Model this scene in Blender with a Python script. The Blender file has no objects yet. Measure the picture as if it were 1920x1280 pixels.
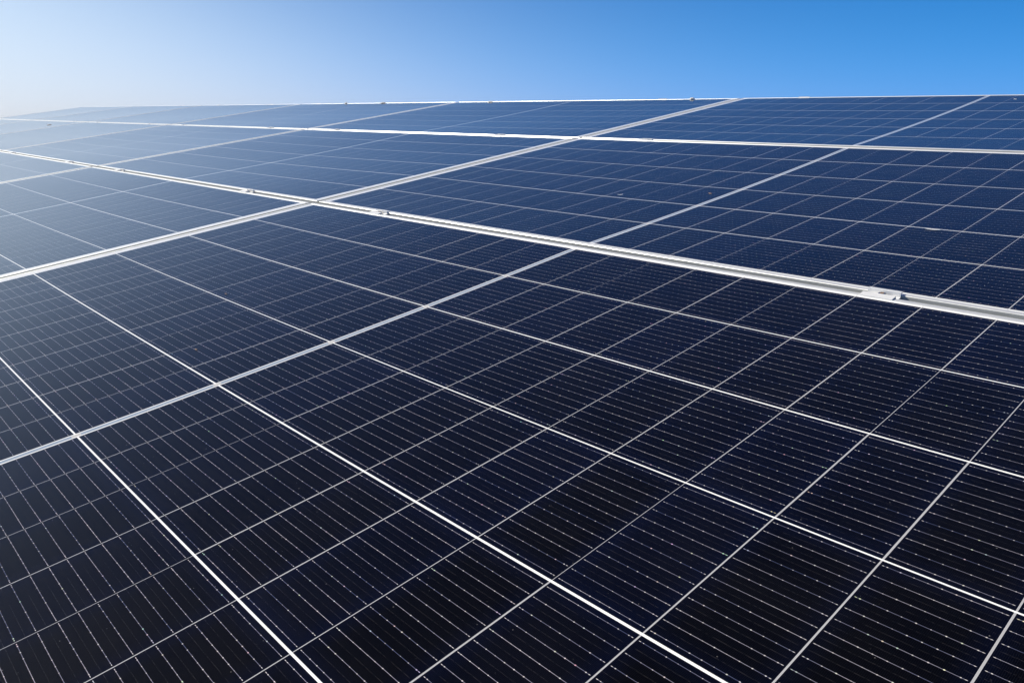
import bpy, bmesh, math, random
from mathutils import Matrix, Vector

random.seed(7)
sc = bpy.context.scene
col = sc.collection

# ------------------------------------------------------------------ placement
F_PX = 1463.18                       # focal length in pixels of a 1920 px wide frame
ROT = (1.86504198, 0.733709630, -0.632179841)
TR = (0.133008750, -0.187502546, 1.54340242)
PITCH = math.atan(405.0 / F_PX)      # camera looks this much down
W, H = 2.107, 1.134                  # panel length, width
GU, GV = 0.01426, 0.02213            # gaps between neighbours
PU, PV = W + GU, H + GV
A_, B_ = 0.0922683, 0.1840241        # half-cell pitch along / across the panel
GC = 0.00606                         # half of the centre strip
SAG = 0.0058
ROW_U = (0.0, -0.0021, -0.0045)
ROW_Z = (0.0, -0.0017, -0.0027)

th = Vector(ROT).length
Rp = Matrix.Rotation(th, 3, Vector(ROT).normalized())        # array axes in lens axes (x right, y down, z forward)
up = Vector((0, math.sin(PITCH), math.cos(PITCH)))
fw = Vector((0, math.cos(PITCH), -math.sin(PITCH)))
rt = Vector((1, 0, 0))
Lw = Matrix((( rt.x, -up.x, fw.x), (rt.y, -up.y, fw.y), (rt.z, -up.z, fw.z)))
Rw = Lw @ Rp
org = Lw @ Vector(TR)
low = org + Rw @ Vector((1.05, -1.134, 0))
CAM = Vector((0, 0, 0.80 - low.z))
org = org + CAM
ARR = Matrix.Translation(org) @ Rw.to_4x4()

def at(u, v, n=0.0):
    return ARR @ Matrix.Translation((u, v, n))

cam = bpy.data.cameras.new('camera')
cam.sensor_width = 36.0
cam.lens = F_PX / 1920 * 36.0
cam.clip_start = 0.02
cam.clip_end = 6000
co = bpy.data.objects.new('camera', cam)
co.location = CAM
co.rotation_euler = (math.pi / 2 - PITCH, 0, 0)
col.objects.link(co)
sc.camera = co

# ------------------------------------------------------------------ node helpers
class NT:
    def __init__(s, name):
        s.m = bpy.data.materials.new(name); s.m.use_nodes = True
        s.t = s.m.node_tree; s.t.nodes.clear()
        s.out = s.t.nodes.new('ShaderNodeOutputMaterial')
    def n(s, kind, **kw):
        nd = s.t.nodes.new(kind)
        for k, v in kw.items(): setattr(nd, k, v)
        return nd
    def put(s, sock, v):
        if isinstance(v, bpy.types.NodeSocket): s.t.links.new(v, sock)
        else: sock.default_value = v
    def math(s, op, a, b=None, c=None, clamp=False):
        nd = s.n('ShaderNodeMath', operation=op, use_clamp=clamp)
        s.put(nd.inputs[0], a)
        if b is not None: s.put(nd.inputs[1], b)
        if c is not None: s.put(nd.inputs[2], c)
        return nd.outputs[0]
    def mix(s, f, a, b):
        nd = s.n('ShaderNodeMix', data_type='RGBA')
        s.put(nd.inputs[0], f); s.put(nd.inputs[6], a); s.put(nd.inputs[7], b)
        return nd.outputs[2]
    def mixf(s, f, a, b):
        nd = s.n('ShaderNodeMix', data_type='FLOAT')
        s.put(nd.inputs[0], f); s.put(nd.inputs[2], a); s.put(nd.inputs[3], b)
        return nd.outputs[0]
    def vec(s, x, y, z):
        nd = s.n('ShaderNodeCombineXYZ')
        s.put(nd.inputs[0], x); s.put(nd.inputs[1], y); s.put(nd.inputs[2], z)
        return nd.outputs[0]
    def wn(s, v, colour=False):
        nd = s.n('ShaderNodeTexWhiteNoise', noise_dimensions='3D'); s.put(nd.inputs['Vector'], v)
        return nd.outputs['Color' if colour else 'Value']
    def noise(s, v, scale, detail=2.0, rough=0.5):
        nd = s.n('ShaderNodeTexNoise'); s.put(nd.inputs['Vector'], v)
        nd.inputs['Scale'].default_value = scale; nd.inputs['Detail'].default_value = detail
        nd.inputs['Roughness'].default_value = rough
        return nd.outputs['Fac']
    def ramp(s, x, lo, hi):
        nd = s.n('ShaderNodeMapRange'); nd.clamp = True; s.put(nd.inputs[0], x)
        s.put(nd.inputs[1], lo); s.put(nd.inputs[2], hi)
        return nd.outputs[0]

def simple(name, colour, rough, metal=0.0, var=0.06, scale=30.0, bump=0.0, spec=0.5):
    T = NT(name)
    b = T.n('ShaderNodeBsdfPrincipled')
    tc = T.n('ShaderNodeTexCoord').outputs['Object']
    nz = T.noise(tc, scale, 3.0, 0.6)
    c0 = tuple(max(0, c * (1 - var)) for c in colour) + (1,)
    c1 = tuple(min(1, c * (1 + var)) for c in colour) + (1,)
    T.put(b.inputs['Base Color'], T.mix(nz, c0, c1))
    T.put(b.inputs['Roughness'], T.mixf(nz, max(0, rough - .08), min(1, rough + .08)))
    b.inputs['Metallic'].default_value = metal
    b.inputs['Specular IOR Level'].default_value = spec
    if bump:
        bp = T.n('ShaderNodeBump'); T.put(bp.inputs['Height'], nz); bp.inputs['Distance'].default_value = bump
        T.t.links.new(bp.outputs[0], b.inputs['Normal'])
    T.t.links.new(b.outputs[0], T.out.inputs[0])
    return T.m

# ------------------------------------------------------------------ the cells behind the glass
def panel_material():
    T = NT('cells_under_glass')
    tc = T.n('ShaderNodeTexCoord').outputs['Object']
    sx = T.n('ShaderNodeSeparateXYZ'); T.t.links.new(tc, sx.inputs[0])
    x, y = sx.outputs[0], sx.outputs[1]
    rnd = T.n('ShaderNodeObjectInfo').outputs['Random']
    rz = T.math('MULTIPLY', rnd, 100.0)
    ax = T.math('ABSOLUTE', x)
    sgn = T.math('SIGN', x)
    xs = T.math('DIVIDE', T.math('SUBTRACT', ax, GC), A_)
    i = T.math('FLOOR', xs)
    fx = T.math('MULTIPLY', T.math('SUBTRACT', xs, i), A_)             # metres inside the half cell
    fxe = T.math('MINIMUM', fx, T.math('SUBTRACT', A_, fx))
    ys = T.math('DIVIDE', T.math('ADD', y, 3 * B_), B_)
    k = T.math('FLOOR', ys)
    fy = T.math('MULTIPLY', T.math('SUBTRACT', ys, k), B_)
    fye = T.math('MINIMUM', fy, T.math('SUBTRACT', B_, fy))
    si = T.math('MULTIPLY', T.math('ADD', i, 1.0), sgn)                # signed column
    cellid = T.vec(si, k, rz)
    cr = T.wn(cellid)
    # gap between half cells: each one a little different in width, some nearly closed
    ln = T.math('ROUND', xs)
    gr = T.wn(T.vec(T.math('MULTIPLY', T.math('ADD', ln, 50.0), sgn), T.math('ADD', k, 0.37), rz))
    gw = T.mixf(T.math('POWER', gr, 0.55), 0.00008, 0.00088)
    gapx = T.math('LESS_THAN', fxe, gw)
    gr2 = T.wn(T.vec(T.math('ROUND', ys), 71.3, rz))
    gapy = T.math('LESS_THAN', fye, T.mixf(gr2, 0.00095, 0.0013))
    # edge of the cell field
    inx = T.math('MULTIPLY', T.math('GREATER_THAN', ax, GC + 0.0004), T.math('LESS_THAN', ax, GC + 11 * A_ - 0.0008))
    iny = T.math('LESS_THAN', T.math('ABSOLUTE', y), 3 * B_ - 0.001)
    field = T.math('MULTIPLY', inx, iny)
    gap = T.math('MAXIMUM', gapx, gapy)
    cell = T.math('MULTIPLY', field, T.math('SUBTRACT', 1.0, gap))
    # busbar wires
    P = 0.0155
    by = T.math('DIVIDE', T.math('ADD', T.math('SUBTRACT', fy, B_ / 2), T.math('MULTIPLY', T.math('SUBTRACT', cr, 0.5), 0.0007)), P)           # lines at half integers: 12 of them
    bl = T.math('SUBTRACT', by, T.math('FLOOR', by))
    bd = T.math('MULTIPLY', T.math('ABSOLUTE', T.math('SUBTRACT', bl, 0.5)), P)
    bi = T.math('FLOOR', by)
    bend = T.noise(T.vec(T.math('MULTIPLY', x, 9.0), T.math('ADD', T.math('MULTIPLY', bi, 3.7), T.math('MULTIPLY', k, 47.0)), rz), 1.0, 0.0)
    bd = T.math('ABSOLUTE', T.math('ADD', T.math('MULTIPLY', T.math('SUBTRACT', bl, 0.5), P), T.math('MULTIPLY', T.math('SUBTRACT', bend, 0.5), 0.0006)))
    inb = T.math('MULTIPLY', T.math('LESS_THAN', T.math('ABSOLUTE', by), 6.0), T.math('GREATER_THAN', fxe, 0.0022))
    wire = T.math('MULTIPLY', T.math('LESS_THAN', bd, 0.00019), inb)
    # faint printed line halfway between the wires
    md = T.math('MULTIPLY', T.math('MINIMUM', bl, T.math('SUBTRACT', 1.0, bl)), P)
    dash = T.math('GREATER_THAN', T.noise(T.vec(T.math('MULTIPLY', x, 420.0), T.math('MULTIPLY', bi, 9.1), k), 1.0, 0.0), 0.5)
    mid = T.math('MULTIPLY', T.math('MULTIPLY', T.math('LESS_THAN', md, 0.00022), dash), T.math('LESS_THAN', T.math('ABSOLUTE', by), 5.8))
    # solder pads along the wires
    Q = 0.0099
    px = T.math('DIVIDE', T.math('SUBTRACT', fx, A_ / 2), Q)
    pl = T.math('SUBTRACT', T.math('ADD', px, 0.5), T.math('FLOOR', T.math('ADD', px, 0.5)))
    pd = T.math('MULTIPLY', T.math('ABSOLUTE', T.math('SUBTRACT', pl, 0.5)), Q)
    pidx = T.math('FLOOR', T.math('ADD', px, 0.5))
    padid = T.vec(T.math('ADD', pidx, T.math('MULTIPLY', si, 13.0)), T.math('ADD', bi, T.math('MULTIPLY', k, 17.0)), rz)
    pr = T.wn(padid)
    prc = T.wn(T.vec(T.math('ADD', pidx, T.math('MULTIPLY', si, 13.0)), T.math('ADD', bi, T.math('MULTIPLY', k, 17.0)), T.math('ADD', rz, 5.5)), True)
    pdd = T.math('ADD', T.math('POWER', T.math('DIVIDE', pd, 0.00062), 2.0), T.math('POWER', T.math('DIVIDE', bd, 0.00045), 2.0))
    pad = T.math('MULTIPLY', T.math('LESS_THAN', pdd, T.mixf(pr, 0.25, 1.5)), T.math('LESS_THAN', T.math('ABSOLUTE', px), 4.5))
    # end pads close to the cell edge
    ed = T.math('ADD', T.math('POWER', T.math('DIVIDE', T.math('SUBTRACT', fxe, 0.0034), 0.0009), 2.0), T.math('POWER', T.math('DIVIDE', bd, 0.00030), 2.0))
    epad = T.math('LESS_THAN', ed, 1.0)
    pad = T.math('MULTIPLY', T.math('MAXIMUM', pad, epad), T.math('LESS_THAN', T.math('ABSOLUTE', by), 6.0))

    # colours
    edge_blue = T.math('SUBTRACT', 1.0, T.ramp(T.math('MINIMUM', fye, T.math('ADD', fxe, 0.004)), 0.0, 0.022))
    cloud = T.noise(T.vec(x, y, rz), 5.0, 2.0)
    crr = T.ramp(cr, 0.35, 1.0)
    tone = T.math('ADD', T.math('MULTIPLY', T.math('MULTIPLY', crr, crr), 0.33), T.math('MULTIPLY', edge_blue, T.mixf(cloud, 0.15, 0.8)), clamp=True)
    cellc = T.mix(tone, (0.0006, 0.0005, 0.0004, 1), (0.0009, 0.0026, 0.0150, 1))
    # fingers: very fine lines across the cell
    fl = T.math('DIVIDE', x, 0.00132)
    fing = T.math('LESS_THAN', T.math('SUBTRACT', fl, T.math('FLOOR', fl)), 0.05)
    c = T.mix(T.math('MULTIPLY', fing, 0.22), cellc, (0.10, 0.11, 0.13, 1))
    c = T.mix(T.math('MULTIPLY', mid, 0.20), c, (0.12, 0.11, 0.11, 1))
    wr = T.noise(T.vec(T.math('MULTIPLY', x, 14.0), T.math('ADD', T.math('MULTIPLY', bi, 5.3), T.math('MULTIPLY', k, 31.0)), rz), 1.0, 1.0)
    c = T.mix(wire, c, T.mix(T.ramp(wr, 0.35, 0.7), (0.07, 0.085, 0.16, 1), (0.39, 0.37, 0.42, 1)))
    hue = T.mix(T.ramp(pr, 0.86, 1.0), (0.58, 0.54, 0.52, 1), T.mix(0.6, prc, (0.6, 0.55, 0.52, 1)))
    c = T.mix(pad, c, hue)
    # back sheet and ribbons
    sheet = T.mix(T.noise(tc, 60.0, 2.0), (0.84, 0.84, 0.82, 1), (0.90, 0.90, 0.88, 1))
    gapc = T.mix(T.math('MULTIPLY', gapx, T.math('SUBTRACT', 1.0, gapy)), sheet, (0.42, 0.42, 0.43, 1))
    rib = T.math('LESS_THAN', ax, 0.0036)
    ribc = T.mix(T.noise(T.vec(x, T.math('MULTIPLY', y, 14.0), 0.0), 3.0, 2.0), (0.20, 0.26, 0.34, 1), (0.32, 0.38, 0.47, 1))
    er = T.math('MULTIPLY', T.math('GREATER_THAN', ax, GC + 11 * A_ + 0.003), T.math('LESS_THAN', ax, GC + 11 * A_ + 0.0085))
    rib = T.math('MULTIPLY', rib, T.math('LESS_THAN', T.math('ABSOLUTE', y), 3 * B_ - 0.004))
    spot = T.math('LESS_THAN', T.math('ADD', T.math('POWER', T.math('DIVIDE', fye, 0.006), 2.0), T.math('POWER', T.math('DIVIDE', ax, 0.004), 2.0)), 1.0)
    gapc = T.mix(rib, gapc, ribc)
    gapc = T.mix(T.math('MULTIPLY', spot, rib), gapc, (0.55, 0.53, 0.50, 1))
    c = T.mix(cell, gapc, c)
    # dust: fine film and specks on the glass
    v3 = T.vec(T.math('ADD', x, rz), y, 0.0)
    vo = T.n('ShaderNodeTexVoronoi', feature='F1'); T.put(vo.inputs['Vector'], v3); vo.inputs['Scale'].default_value = 150.0
    so = T.n('ShaderNodeSeparateColor'); T.t.links.new(vo.outputs['Color'], so.inputs[0])
    speck = T.math('MULTIPLY', T.math('LESS_THAN', vo.outputs['Distance'], T.mixf(so.outputs[1], 0.03, 0.085)), T.math('GREATER_THAN', so.outputs[0], 0.72))
    grain = T.noise(v3, 900.0, 1.0, 0.8)
    film = T.noise(v3, 3.0, 4.0, 0.65)
    fine = T.ramp(grain, 0.48, 0.80)
    dust = T.math('ADD', T.math('MULTIPLY', fine, DUST_GRAIN), T.math('MULTIPLY', T.ramp(T.noise(v3, 7.0, 5.0, 0.7), 0.45, 0.8), DUST_FILM), clamp=True)
    dust = T.math('MAXIMUM', dust, T.math('MULTIPLY', speck, T.mixf(so.outputs[2], 0.05, 0.35)))
    c = T.mix(dust, c, (0.42, 0.40, 0.38, 1))
    b = T.n('ShaderNodeBsdfPrincipled')
    T.put(b.inputs['Base Color'], c)
    b.inputs['Sheen Weight'].default_value = 0.20; b.inputs['Sheen Roughness'].default_value = 0.20
    T.put(b.inputs['Roughness'], T.mixf(film, GLASS_R - 0.015, GLASS_R + 0.02))
    b.inputs['IOR'].default_value = 1.5
    b.inputs['Specular IOR Level'].default_value = GLASS_SPEC
    bp = T.n('ShaderNodeBump'); bp.inputs['Distance'].default_value = 0.002; bp.inputs['Strength'].default_value = 0.08
    T.put(bp.inputs['Height'], T.noise(v3, 14.0, 1.0))
    T.t.links.new(bp.outputs[0], b.inputs['Normal'])
    T.t.links.new(b.outputs[0], T.out.inputs[0])
    return T.m

DUST_GRAIN, DUST_FILM = 0.0022, 0.006
GLASS_R, GLASS_SPEC = 0.035, 0.30
M_CELLS = panel_material()
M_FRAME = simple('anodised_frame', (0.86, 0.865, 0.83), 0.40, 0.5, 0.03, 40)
M_SIDE = simple('shaded_frame_side', (0.68, 0.68, 0.62), 0.55, 0.2, 0.10, 25)  # same anodised metal, base colour darkened to paint in the shade of the gaps
M_CLAMP = simple('mill_aluminium', (0.88, 0.88, 0.86), 0.38, 0.25, 0.05, 60)
M_STEEL = simple('stainless_bolt', (0.62, 0.60, 0.57), 0.22, 1.0, 0.1, 200)
M_RUST = simple('socket_recess', (0.28, 0.17, 0.10), 0.6, 0.3, 0.3, 300)
M_RAIL = simple('rail_aluminium', (0.70, 0.71, 0.72), 0.38, 0.9, 0.05, 20)
M_BACK = simple('white_back_sheet', (0.75, 0.75, 0.74), 0.5, 0.0, 0.03, 10)
M_DROP = simple('dried_dropping', (0.72, 0.68, 0.58), 0.8, 0.0, 0.25, 300, 0.001)
M_DROPB = simple('brown_dropping', (0.78, 0.70, 0.58), 0.85, 0.0, 0.35, 300, 0.001)
M_LEAF = simple('dry_leaf', (0.50, 0.30, 0.18), 0.8, 0.0, 0.3, 400, 0.0005)
M_LINT = simple('white_fluff', (0.80, 0.80, 0.80), 0.9, 0.0, 0.1, 300)

# ------------------------------------------------------------------ mesh helpers
def link(name, bm, mats, parent=None, smooth=False, world=None):
    me = bpy.data.meshes.new(name)
    bmesh.ops.recalc_face_normals(bm, faces=bm.faces)
    bm.to_mesh(me); bm.free()
    for m in (mats if isinstance(mats, (list, tuple)) else [mats]): me.materials.append(m)
    if smooth:
        for p in me.polygons: p.use_smooth = True
    o = bpy.data.objects.new(name, me); col.objects.link(o)
    if parent is not None: o.parent = parent
    if world is not None: o.matrix_world = world
    return o

def box(bm, x0, x1, y0, y1, z0, z1, bev=0.0):
    vs = [bm.verts.new((x, y, z)) for z in (z0, z1) for y in (y0, y1) for x in (x0, x1)]
    fs = [(0, 2, 3, 1), (4, 5, 7, 6), (0, 1, 5, 4), (2, 6, 7, 3), (0, 4, 6, 2), (1, 3, 7, 5)]
    faces = [bm.faces.new([vs[i] for i in f]) for f in fs]
    if bev:
        es = list({e for f in faces for e in f.edges})
        bmesh.ops.bevel(bm, geom=es, offset=bev, segments=2, affect='EDGES', profile=0.6)

def cyl(bm, x, y, z0, z1, r, n=20, r2=None):
    r2 = r if r2 is None else r2
    a = [bm.verts.new((x + r * math.cos(2 * math.pi * i / n), y + r * math.sin(2 * math.pi * i / n), z0)) for i in range(n)]
    b = [bm.verts.new((x + r2 * math.cos(2 * math.pi * i / n), y + r2 * math.sin(2 * math.pi * i / n), z1)) for i in range(n)]
    bm.faces.new(a[::-1]); bm.faces.new(b)
    for i in range(n): bm.faces.new((a[i], a[(i + 1) % n], b[(i + 1) % n], b[i]))

def empty(name, world, label, cat, group=None):
    o = bpy.data.objects.new(name, None); col.objects.link(o)
    o.empty_display_size = 0.1
    o.matrix_world = world
    o['label'] = label; o['category'] = cat
    if group: o['group'] = group
    return o

def tag(o, label, cat, group=None):
    o['label'] = label; o['category'] = cat
    if group: o['group'] = group

def copy_tree(o, parent=None):
    c = o.copy(); col.objects.link(c)
    if parent is not None:
        c.parent = parent
    for ch in [q for q in list(bpy.data.objects) if q.parent == o]:
        copy_tree(ch, c)
    return c

# ------------------------------------------------------------------ solar panel (local origin: middle of the panel, z 0 = top of the frame)
LIP, STEP, FH = 0.0105, 0.0005, 0.035

def frame_mesh():
    bm = bmesh.new()
    X, Y = W / 2, H / 2
    b = 0.0007
    # closed profile: (inset from the outer face, height), swept round the four mitred corners
    prof = [(b, 0), (LIP - b * .6, 0), (LIP, -b * .8), (LIP, -0.0060), (0.0022, -0.0060), (0.0022, -FH + 0.002),
            (0.022, -FH + 0.002), (0.022, -FH), (0, -FH), (0, -b)]
    rings = []
    for sx, sy in ((-1, -1), (1, -1), (1, 1), (-1, 1)):
        rings.append([bm.verts.new((sx * (X - d), sy * (Y - d), z)) for d, z in prof])
    n = len(prof)
    for q in range(4):
        a, c = rings[q], rings[(q + 1) % 4]
        for j in range(n):
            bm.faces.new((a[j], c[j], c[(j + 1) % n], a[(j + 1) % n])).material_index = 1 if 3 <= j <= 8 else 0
    return bm

def sag(x, y):
    return -SAG * (1 - (2 * x / W) ** 2) * (1 - (2 * y / H) ** 2)

def glass_mesh():
    bm = bmesh.new()
    nx, ny = 44, 24
    X, Y = W / 2 - 0.0032, H / 2 - 0.0032
    def sheet(z, flip):
        g = [[bm.verts.new((-X + 2 * X * a / nx, -Y + 2 * Y * c / ny, z + sag(-X + 2 * X * a / nx, -Y + 2 * Y * c / ny))) for a in range(nx + 1)] for c in range(ny + 1)]
        for c in range(ny):
            for a in range(nx):
                f = [g[c][a], g[c][a + 1], g[c + 1][a + 1], g[c + 1][a]]
                bm.faces.new(f[::-1] if flip else f).material_index = 1 if flip else 0
        return g
    t = sheet(-STEP, False)
    u = sheet(-STEP - 0.0045, True)
    for a in range(nx):
        bm.faces.new((t[0][a], u[0][a], u[0][a + 1], t[0][a + 1]))
        bm.faces.new((t[ny][a + 1], u[ny][a + 1], u[ny][a], t[ny][a]))
    for c in range(ny):
        bm.faces.new((t[c + 1][0], u[c + 1][0], u[c][0], t[c][0]))
        bm.faces.new((t[c][nx], u[c][nx], u[c + 1][nx], t[c + 1][nx]))
    return bm

def panel_world(r, c):
    rr = random.Random(100 * r + c + 50)
    j = Matrix.Rotation(rr.uniform(-.0006, .0006), 4, 'X') @ Matrix.Rotation(rr.uniform(-.0004, .0004), 4, 'Y')
    return at(c * PU + ROW_U[r], r * PV - H / 2, ROW_Z[r]) @ j

ordinal = ['rightmost', 'second', 'third', 'fourth', 'fifth', 'leftmost']
panel_labels = {
    (0, 0): 'dark solar panel filling the bottom right foreground, nearest of the front row',
    (0, 1): 'solar panel of the front row with the grey centre strip hidden, left of the nearest panel',
    (0, 2): 'small pale corner of a front row solar panel at the left picture edge',
    (1, 0): 'blue black solar panel of the middle row at the right edge, behind the nearest panel',
    (1, 1): 'blue solar panel, second from the right in the middle row',
    (1, 2): 'pale blue solar panel, third from the right in the middle row',
    (1, 3): 'hazy solar panel, fourth from the right in the middle row',
    (1, 4): 'washed out solar panel, fifth from the right in the middle row',
    (1, 5): 'thin sliver of washed out solar panel at the far left end of the middle row',
    (2, 0): 'dark blue solar panel at the right end of the back row under the sky',
    (2, 1): 'blue solar panel, second from the right in the back row',
    (2, 2): 'blue grey solar panel, third from the right in the back row',
    (2, 3): 'pale grey solar panel, fourth from the right in the back row',
    (2, 4): 'whitish solar panel, fifth from the right in the back row',
    (2, 5): 'whitish solar panel at the far left end of the back row',
}
panel_labels[(0, 1)] = 'solar panel in the front row just left of the nearest one'
GP = 'framed solar panels laid out in three rows'
proto = None
panels = {}
for r in range(3):
    for c in range(6):
        if (r, c) not in panel_labels: continue
        if proto is None:
            root = empty('solar_panel', panel_world(r, -c), panel_labels[(r, c)], 'solar panel', GP)
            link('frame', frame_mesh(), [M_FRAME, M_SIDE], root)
            link('glass_pane', glass_mesh(), [M_CELLS, M_BACK], root, smooth=False)
            proto = root
        else:
            root = copy_tree(proto)
            root.matrix_world = panel_world(r, -c)
            root['label'] = panel_labels[(r, c)]
        panels[(r, c)] = root

# ------------------------------------------------------------------ clamps
# local: x along the gap, y across it, z 0 = top of the frames
def mid_plate():
    bm = bmesh.new()
    L = 0.0235; g = GV / 2
    # one extruded hat profile: wing, wall, floor, wall, wing
    top = [(-g - 0.0100, 0.0003), (-g - 0.0095, 0.0014), (-g + 0.0030, 0.0024), (-g + 0.0040, -0.0050), (g - 0.0030, -0.0050), (g - 0.0022, 0.0022), (g + 0.0052, 0.0018), (g + 0.0055, 0.0003),
           (g - 0.0005, 0.0003), (g - 0.0010, -0.0072), (-g + 0.0014, -0.0072), (-g + 0.0008, 0.0003)]
    a = [bm.verts.new((-L, y, z)) for y, z in top]
    b = [bm.verts.new((L, y, z)) for y, z in top]
    n = len(top)
    for i in range(n): bm.faces.new((a[i], a[(i + 1) % n], b[(i + 1) % n], b[i]))
    for ring in (a, b):
        for q in ((0, 1, 2, 11), (2, 3, 10, 11), (3, 4, 9, 10), (4, 5, 8, 9), (5, 6, 7, 8)):
            bm.faces.new([ring[j] for j in q])
    bmesh.ops.remove_doubles(bm, verts=bm.verts, dist=1e-6)
    return bm

def end_plate():
    bm = bmesh.new()
    L = 0.024
    prof = [(-0.009, 0.0003), (-0.009, 0.0022), (0.0045, 0.0022), (0.0045, -0.030), (0.022, -0.030), (0.022, -0.0335), (0.0012, -0.0335), (0.0012, 0.0003)]
    a = [bm.verts.new((-L, y, z)) for y, z in prof]
    b = [bm.verts.new((L, y, z)) for y, z in prof]
    n = len(prof)
    for i in range(n): bm.faces.new((a[i], a[(i + 1) % n], b[(i + 1) % n], b[i]))
    for ring in (a, b):
        for q in ((0, 1, 2, 7), (2, 3, 6, 7), (3, 4, 5, 6)): bm.faces.new([ring[j] for j in q])
    return bm

def make_bolt(parent, y, z):
    bm = bmesh.new(); cyl(bm, 0, y, z, z + 0.0042, 0.0060, 24, 0.0056)
    bmesh.ops.bevel(bm, geom=[e for e in bm.edges if all(v.co.z > z + .004 for v in e.verts)], offset=0.0006, segments=2, affect='EDGES')
    bo = link('bolt', bm, M_STEEL, parent)
    bm = bmesh.new(); cyl(bm, 0, y, z + 0.00425, z + 0.0045, 0.0030, 6); link('hex_socket', bm, M_RUST, bo)
    bm = bmesh.new(); cyl(bm, 0, y, z - 0.0012, z - 0.0001, 0.0072, 24); link('washer', bm, M_STEEL, bo)
    return bo

mid = None
UC = [0.585, -0.725, -1.508, -2.815, -3.631, -4.930, -5.79, -7.05, -7.87, -9.20, -10.02, -11.30]
def clamp_pos(row_gap):
    if row_gap == 0: return [0.5855, -0.7215, -1.508, -2.815, -3.631, -4.93]
    if row_gap == 1: return [-0.745, -1.521, -2.858, -3.634, -5.03, -5.75, -7.10, -7.87]
    return [-0.749, -1.521, -2.855, -3.676, -5.02, -5.86, -7.02, -7.93, -9.36]
mid_words = ['nearest', 'second nearest', 'third nearest', 'fourth nearest', 'fifth nearest', 'sixth nearest', 'seventh nearest', 'eighth nearest']
extra0 = ['large silver clamp with a bolt, at the right in the gap behind the front row',
          'silver clamp just right of where four panel corners meet, behind the front row',
          'small silver clamp left of where four panel corners meet, behind the front row',
          'tiny pale clamp in the gap behind the front row, third from the left edge',
          'tiny pale clamp in the gap behind the front row, second from the left edge',
          'tiny pale clamp in the gap behind the front row, nearest the left edge']
for u_i, u in enumerate(clamp_pos(0)):
    w = at(u, GV / 2, 0.0003)
    if mid is None:
        mid = empty('mid_clamp', w, extra0[0], 'clamp', 'clamps holding neighbouring panels together')
        link('clamp_plate', mid_plate(), M_CLAMP, mid)
        make_bolt(mid, 0.0012, -0.0038)
        o = mid
    else:
        o = copy_tree(mid); o.matrix_world = w
    o['label'] = extra0[u_i]
nth = ['first', 'second', 'third', 'fourth', 'fifth', 'sixth', 'seventh', 'eighth', 'ninth']
for u_i, u in enumerate(clamp_pos(1)):
    o = copy_tree(mid); o.matrix_world = at(u, PV + GV / 2, -0.0014)
    o['label'] = 'small clamp in the gap between middle and back rows, %s counting from the right' % nth[u_i]
endc = None
for u_i, u in enumerate(clamp_pos(2)):
    w = at(u, 2 * PV, ROW_Z[2] + 0.0002)
    if endc is None:
        endc = empty('end_clamp', w, '', 'clamp', 'end clamps along the top edge of the array')
        link('clamp_plate', end_plate(), M_CLAMP, endc)
        make_bolt(endc, 0.0135, -0.0285)
        o = endc
    else:
        o = copy_tree(endc); o.matrix_world = w
    o['label'] = 'end clamp on the skyline edge of the back row, %s counting from the right' % nth[u_i]

# ------------------------------------------------------------------ rails, posts, ground
def ground_z(x, y): return 0.0
RAILS = False

# ------------------------------------------------------------------ small dirt
def blob(name, u, v, z, size, mats, label, cat, seed, flat=0.35, group=None, elong=1.0):
    rr = random.Random(seed)
    bm = bmesh.new()
    bmesh.ops.create_icosphere(bm, subdivisions=3, radius=1.0)
    ph = [rr.uniform(0, 6.28) for _ in range(4)]
    for vtx in bm.verts:
        a = math.atan2(vtx.co.y, vtx.co.x)
        k = 1 + .22 * math.sin(2 * a + ph[0]) + .16 * math.sin(3 * a + ph[1]) + .1 * math.sin(5 * a + ph[2])
        k *= 1 + .06 * rr.uniform(-1, 1)
        vtx.co = Vector((vtx.co.x * k * size * elong, vtx.co.y * k * size, max(vtx.co.z, -0.25) * size * flat * (1 + .25 * math.sin(4 * a + ph[3]))))
    o = link(name, bm, mats, None, smooth=True, world=at(u, v, z))
    tag(o, label, cat, group)
    return o
TOPV = 2 * PV
g = 'dried bird droppings on the back row'
blob('bird_dropping', -1.335, TOPV - 0.012, 0.000, 0.010, M_DROPB, 'small brown dropping on the skyline edge, right of the middle', 'dropping', 1, .4, g)
blob('bird_dropping', -4.06, TOPV - 0.014, -0.001, 0.012, M_DROP, 'small whitish dropping on the skyline edge, left of the longest one', 'dropping', 2, .35, g, 2.2)
blob('bird_dropping', -4.58, TOPV - 0.010, -0.001, 0.011, M_DROPB, 'tiny reddish brown dropping on the skyline edge, left of the middle', 'dropping', 3, .5, g)
blob('bird_dropping', -2.835, TOPV - 0.030, -0.003, 0.012, M_DROP, 'white dropping just below a skyline clamp, above the middle of the picture', 'dropping', 4, .4, g, 1.5)
blob('bird_dropping', 0.110, 2.205, -0.007, 0.008, M_DROP, 'small pale dropping on dark glass at the top right corner', 'dropping', 5, .25, g, 1.4)
blob('bird_dropping', -7.93, 0.955, -0.004, 0.016, M_DROP, 'pale dropping on washed out glass near the left edge', 'dropping', 6, .3, g)

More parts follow.
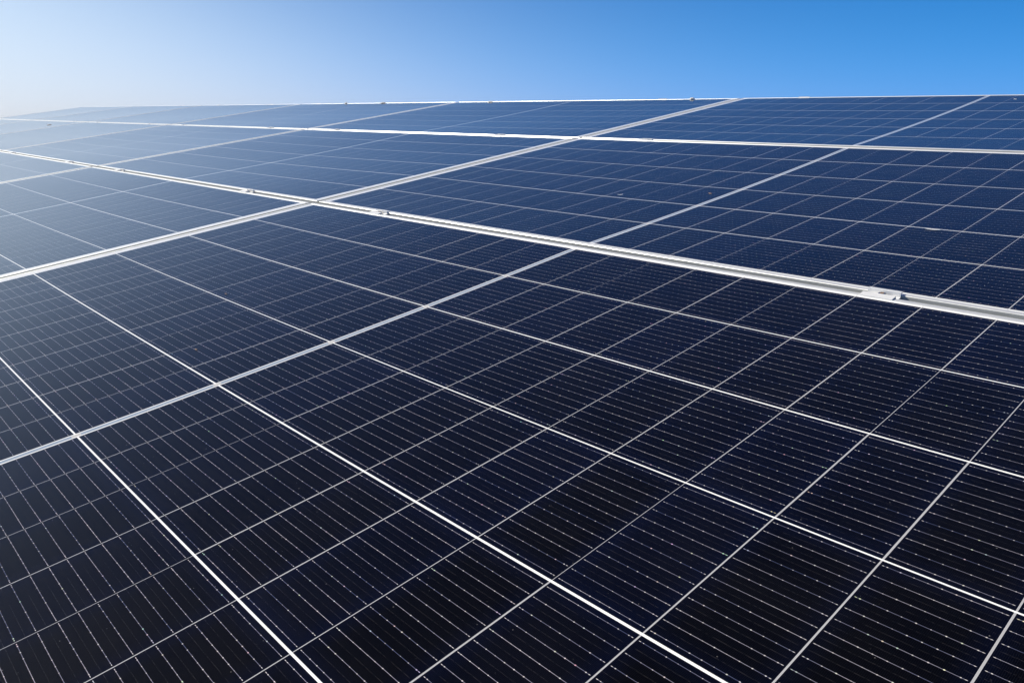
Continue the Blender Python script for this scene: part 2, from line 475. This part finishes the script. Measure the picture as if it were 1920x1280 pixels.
def flake(name, u, v, l, w, ang, mat, label, cat, lift=0.004, curl=0.0012):
    bm = bmesh.new(); n = 8
    up_, dn = [], []
    for i in range(n + 1):
        t = i / n; x = (t - .5) * l
        ww = w * math.sin(math.pi * min(max(t, .04), .96)) ** .7 * .5
        z = curl * (2 * t - 1) ** 2
        up_.append([bm.verts.new((x, s * ww, z + .0006)) for s in (-1, 1)])
        dn.append([bm.verts.new((x, s * ww, z)) for s in (-1, 1)])
    for i in range(n):
        bm.faces.new((up_[i][0], up_[i + 1][0], up_[i + 1][1], up_[i][1]))
        bm.faces.new((dn[i][0], dn[i][1], dn[i + 1][1], dn[i + 1][0]))
        for s in (0, 1): bm.faces.new((up_[i][s], dn[i][s], dn[i + 1][s], up_[i + 1][s]))
    for i in (0, n): bm.faces.new((up_[i][0], up_[i][1], dn[i][1], dn[i][0]))
    du = (u + PU / 2) % PU - PU / 2; dv = (v + H / 2) if v < 0 else (v - PV + H / 2)
    o = link(name, bm, mat, None, world=at(u, v, -STEP + sag(du, dv) + 0.0003 + (0 if v < 0 else ROW_Z[1])) @ Matrix.Rotation(ang, 4, 'Z'))
    tag(o, label, cat)
    return o
flake('leaf_fragment', -0.4174, -0.5516, 0.006, 0.0022, 0.5, M_LEAF, 'tiny brown leaf fragment on the glass, upper of the two left of centre', 'leaf')
flake('leaf_fragment', -0.1664, -0.713, 0.0065, 0.0025, 0.2, M_LEAF, 'tiny brown leaf fragment on the glass, lower of the two left of centre', 'leaf')
flake('leaf_fragment', -0.0468, 0.5239, 0.010, 0.004, 0.0, M_LEAF, 'tiny orange leaf fragment on blue glass behind the front row', 'leaf')
flake('fluff', -0.2522, 0.4316, 0.014, 0.0035, 0.6, M_LINT, 'tiny white wisp of fluff on blue glass, centre right', 'fluff')
flake('fluff', 0.512, 0.3965, 0.028, 0.003, 0.05, M_LINT, 'long white wisp of fluff lying along a cell line at the right', 'fluff')

# ground, horizontal, well below the array and reaching the horizon
Tg = NT('dry_ground')
tcg = Tg.n('ShaderNodeTexCoord').outputs['Object']
b_ = Tg.n('ShaderNodeBsdfPrincipled')
n1 = Tg.noise(tcg, 0.25, 5.0, 0.6); n2 = Tg.noise(tcg, 9.0, 4.0, 0.7)
Tg.put(b_.inputs['Base Color'], Tg.mix(n1, Tg.mix(n2, (0.12, 0.10, 0.07, 1), (0.24, 0.21, 0.16, 1)), Tg.mix(n2, (0.07, 0.09, 0.035, 1), (0.16, 0.16, 0.08, 1))))
b_.inputs['Roughness'].default_value = 0.95
bpg = Tg.n('ShaderNodeBump'); Tg.put(bpg.inputs['Height'], n2); bpg.inputs['Distance'].default_value = 0.03
Tg.t.links.new(bpg.outputs[0], b_.inputs['Normal']); Tg.t.links.new(b_.outputs[0], Tg.out.inputs[0])
# one sheet: a low bank rises under the tilted array, level ground beyond it out to the horizon
ax_u = Rw @ Vector((1, 0, 0)); ax_v = Rw @ Vector((0, 1, 0)); nrm = Rw @ Vector((0, 0, 1))
def land(x, y):
    zp = org.z - (nrm.x * (x - org.x) + nrm.y * (y - org.y)) / nrm.z      # height of the array plane above (x, y)
    q = Vector((x, y, zp)) - org
    u, v = q.dot(ax_u), q.dot(ax_v)
    du = max(-5.5 * PU - 0.3 - u, 0.0, u - 1.4); dv = max(-H - 0.25 - v, 0.0, v - 2 * PV - 0.05)
    d = math.hypot(du, dv)
    t = min(d / 7.0, 1.0); t = t * t * (3 - 2 * t)
    z = (zp - 0.17 - 0.30 * d) * (1 - t)
    return max(z, -0.3 + 0.0 * d) + (0.03 * math.sin(x * 1.7) * math.sin(y * 1.3) * min(d, 1.0))
def ticks(c0, c1, step):
    n_ = int((c1 - c0) / step)
    core = [c0 + (c1 - c0) * i_ / n_ for i_ in range(n_ + 1)]
    far = [2, 6, 14, 30, 70, 160, 400, 1000, 3000]
    return [c0 - f_ for f_ in reversed(far)] + core + [c1 + f_ for f_ in far]
xs_ = ticks(-22, 12, 0.4); ys_ = ticks(-9, 20, 0.4)
bm = bmesh.new()
gv_ = [[bm.verts.new((x, y, land(x, y) if (-24.5 < x < 14.5 and -11.5 < y < 22.5) else 0.0)) for x in xs_] for y in ys_]
for j_ in range(len(ys_) - 1):
    for i_ in range(len(xs_) - 1):
        bm.faces.new((gv_[j_][i_], gv_[j_][i_ + 1], gv_[j_ + 1][i_ + 1], gv_[j_ + 1][i_]))
gnd = link('ground', bm, Tg.m)
gnd['kind'] = 'structure'

# ------------------------------------------------------------------ haze
HAZE = 0.013
if HAZE:
    hm = bpy.data.materials.new('haze'); hm.use_nodes = True
    hm.node_tree.nodes.clear()
    ho = hm.node_tree.nodes.new('ShaderNodeOutputMaterial'); hv = hm.node_tree.nodes.new('ShaderNodeVolumePrincipled')
    hv.inputs['Color'].default_value = (0.97, 0.98, 1.0, 1); hv.inputs['Density'].default_value = HAZE
    hv.inputs['Anisotropy'].default_value = 0.80
    hm.node_tree.links.new(hv.outputs[0], ho.inputs['Volume'])
    bm = bmesh.new(); box(bm, -3100, 3100, -3100, 3100, -1.4, CAM.z + 0.35)
    hz = link('haze', bm, hm); hz['kind'] = 'stuff'

# ------------------------------------------------------------------ light
SUN_AZ, SUN_EL = math.radians(-60), math.radians(39)
world = bpy.data.worlds.new('World'); sc.world = world
world.use_nodes = True
wt = world.node_tree; wt.nodes.clear()
wo = wt.nodes.new('ShaderNodeOutputWorld'); bg = wt.nodes.new('ShaderNodeBackground')
sky = wt.nodes.new('ShaderNodeTexSky'); sky.sky_type = 'NISHITA'
sky.sun_disc = False
sky.sun_elevation = SUN_EL; sky.sun_rotation = SUN_AZ
sky.altitude = 1500; sky.air_density = 1.0; sky.dust_density = 0.3; sky.ozone_density = 4.0
SDIR = Vector((math.sin(SUN_AZ) * math.cos(SUN_EL), math.cos(SUN_AZ) * math.cos(SUN_EL), math.sin(SUN_EL)))

def wm(op, a, b=None, clamp=False):
    nd = wt.nodes.new('ShaderNodeMath'); nd.operation = op; nd.use_clamp = clamp
    for i_, v in enumerate((a, b)):
        if v is None: continue
        if isinstance(v, bpy.types.NodeSocket): wt.links.new(v, nd.inputs[i_])
        else: nd.inputs[i_].default_value = v
    return nd.outputs[0]
def wmix(f, a, b, blend='MIX'):
    nd = wt.nodes.new('ShaderNodeMix'); nd.data_type = 'RGBA'; nd.blend_type = blend
    for i_, v in ((0, f), (6, a), (7, b)):
        if isinstance(v, bpy.types.NodeSocket): wt.links.new(v, nd.inputs[i_])
        else: nd.inputs[i_].default_value = v
    return nd.outputs[2]
tcw = wt.nodes.new('ShaderNodeTexCoord').outputs['Generated']
sp = wt.nodes.new('ShaderNodeSeparateXYZ'); wt.links.new(tcw, sp.inputs[0])
dp = wt.nodes.new('ShaderNodeVectorMath'); dp.operation = 'DOT_PRODUCT'
wt.links.new(tcw, dp.inputs[0]); dp.inputs[1].default_value = SDIR
ELEV = wm('MULTIPLY', wm('ARCSINE', wm('MAXIMUM', sp.outputs[2], 0.0)), 180 / math.pi)
THETA = wm('MULTIPLY', wm('ARCCOSINE', wm('MINIMUM', dp.outputs['Value'], 1.0)), 180 / math.pi)
def fall(x, s_): return wm('EXPONENT', wm('DIVIDE', x, -s_))
comb = wt.nodes.new('ShaderNodeCombineColor')
# clear blue air: deepening with height above the horizon, one falloff per channel
for ch, (z0, m0, s0) in enumerate(((0.001, 0.130, 2.7), (0.005, 0.420, 11.8), (0.04, 1.00, 16.5))):
    wt.links.new(wm('ADD', wm('MULTIPLY', fall(ELEV, s0), m0), z0), comb.inputs[ch])
clear = wmix(0.06, comb.outputs[0], wmix(1.0, sky.outputs[0], (0.12, 0.12, 0.12, 1), 'MULTIPLY'))
# bright aureole round the sun, wider low down where the air is thick
x_ = wm('MULTIPLY', wm('MULTIPLY', fall(wm('SUBTRACT', THETA, 42.8), 10.0), 5.4), fall(ELEV, 4.5))
w_ = wm('SUBTRACT', 1.0, wm('EXPONENT', wm('MULTIPLY', x_, -1.0)))
glow = wmix(fall(ELEV, 4.0), (0.74, 0.91, 1.08, 1), (0.77, 0.80, 0.85, 1))
final = wmix(w_, clear, glow)
wt.links.new(final, bg.inputs[0]); bg.inputs[1].default_value = 0.785
wt.links.new(bg.outputs[0], wo.inputs[0])
sd = bpy.data.lights.new('sun', 'SUN'); sd.energy = 5.0; sd.angle = math.radians(0.53); sd.color = (1.0, 0.945, 0.845)
so_ = bpy.data.objects.new('sun', sd); col.objects.link(so_)
sdir = Vector((math.sin(SUN_AZ) * math.cos(SUN_EL), math.cos(SUN_AZ) * math.cos(SUN_EL), math.sin(SUN_EL)))
so_.rotation_euler = sdir.to_track_quat('Z', 'Y').to_euler()
so_.location = (0, 0, 20)

sc.view_settings.view_transform = 'Standard'
sc.view_settings.look = 'None'
sc.view_settings.exposure = 0.35
sc.view_settings.gamma = 1.0
sc.render.engine = 'CYCLES'
sc.cycles.use_denoising = True
sc.cycles.denoiser = 'OPENIMAGEDENOISE'
sc.cycles.max_bounces = 6
sc.cycles.pixel_filter_type = 'BLACKMAN_HARRIS'
sc.cycles.filter_width = 1.5
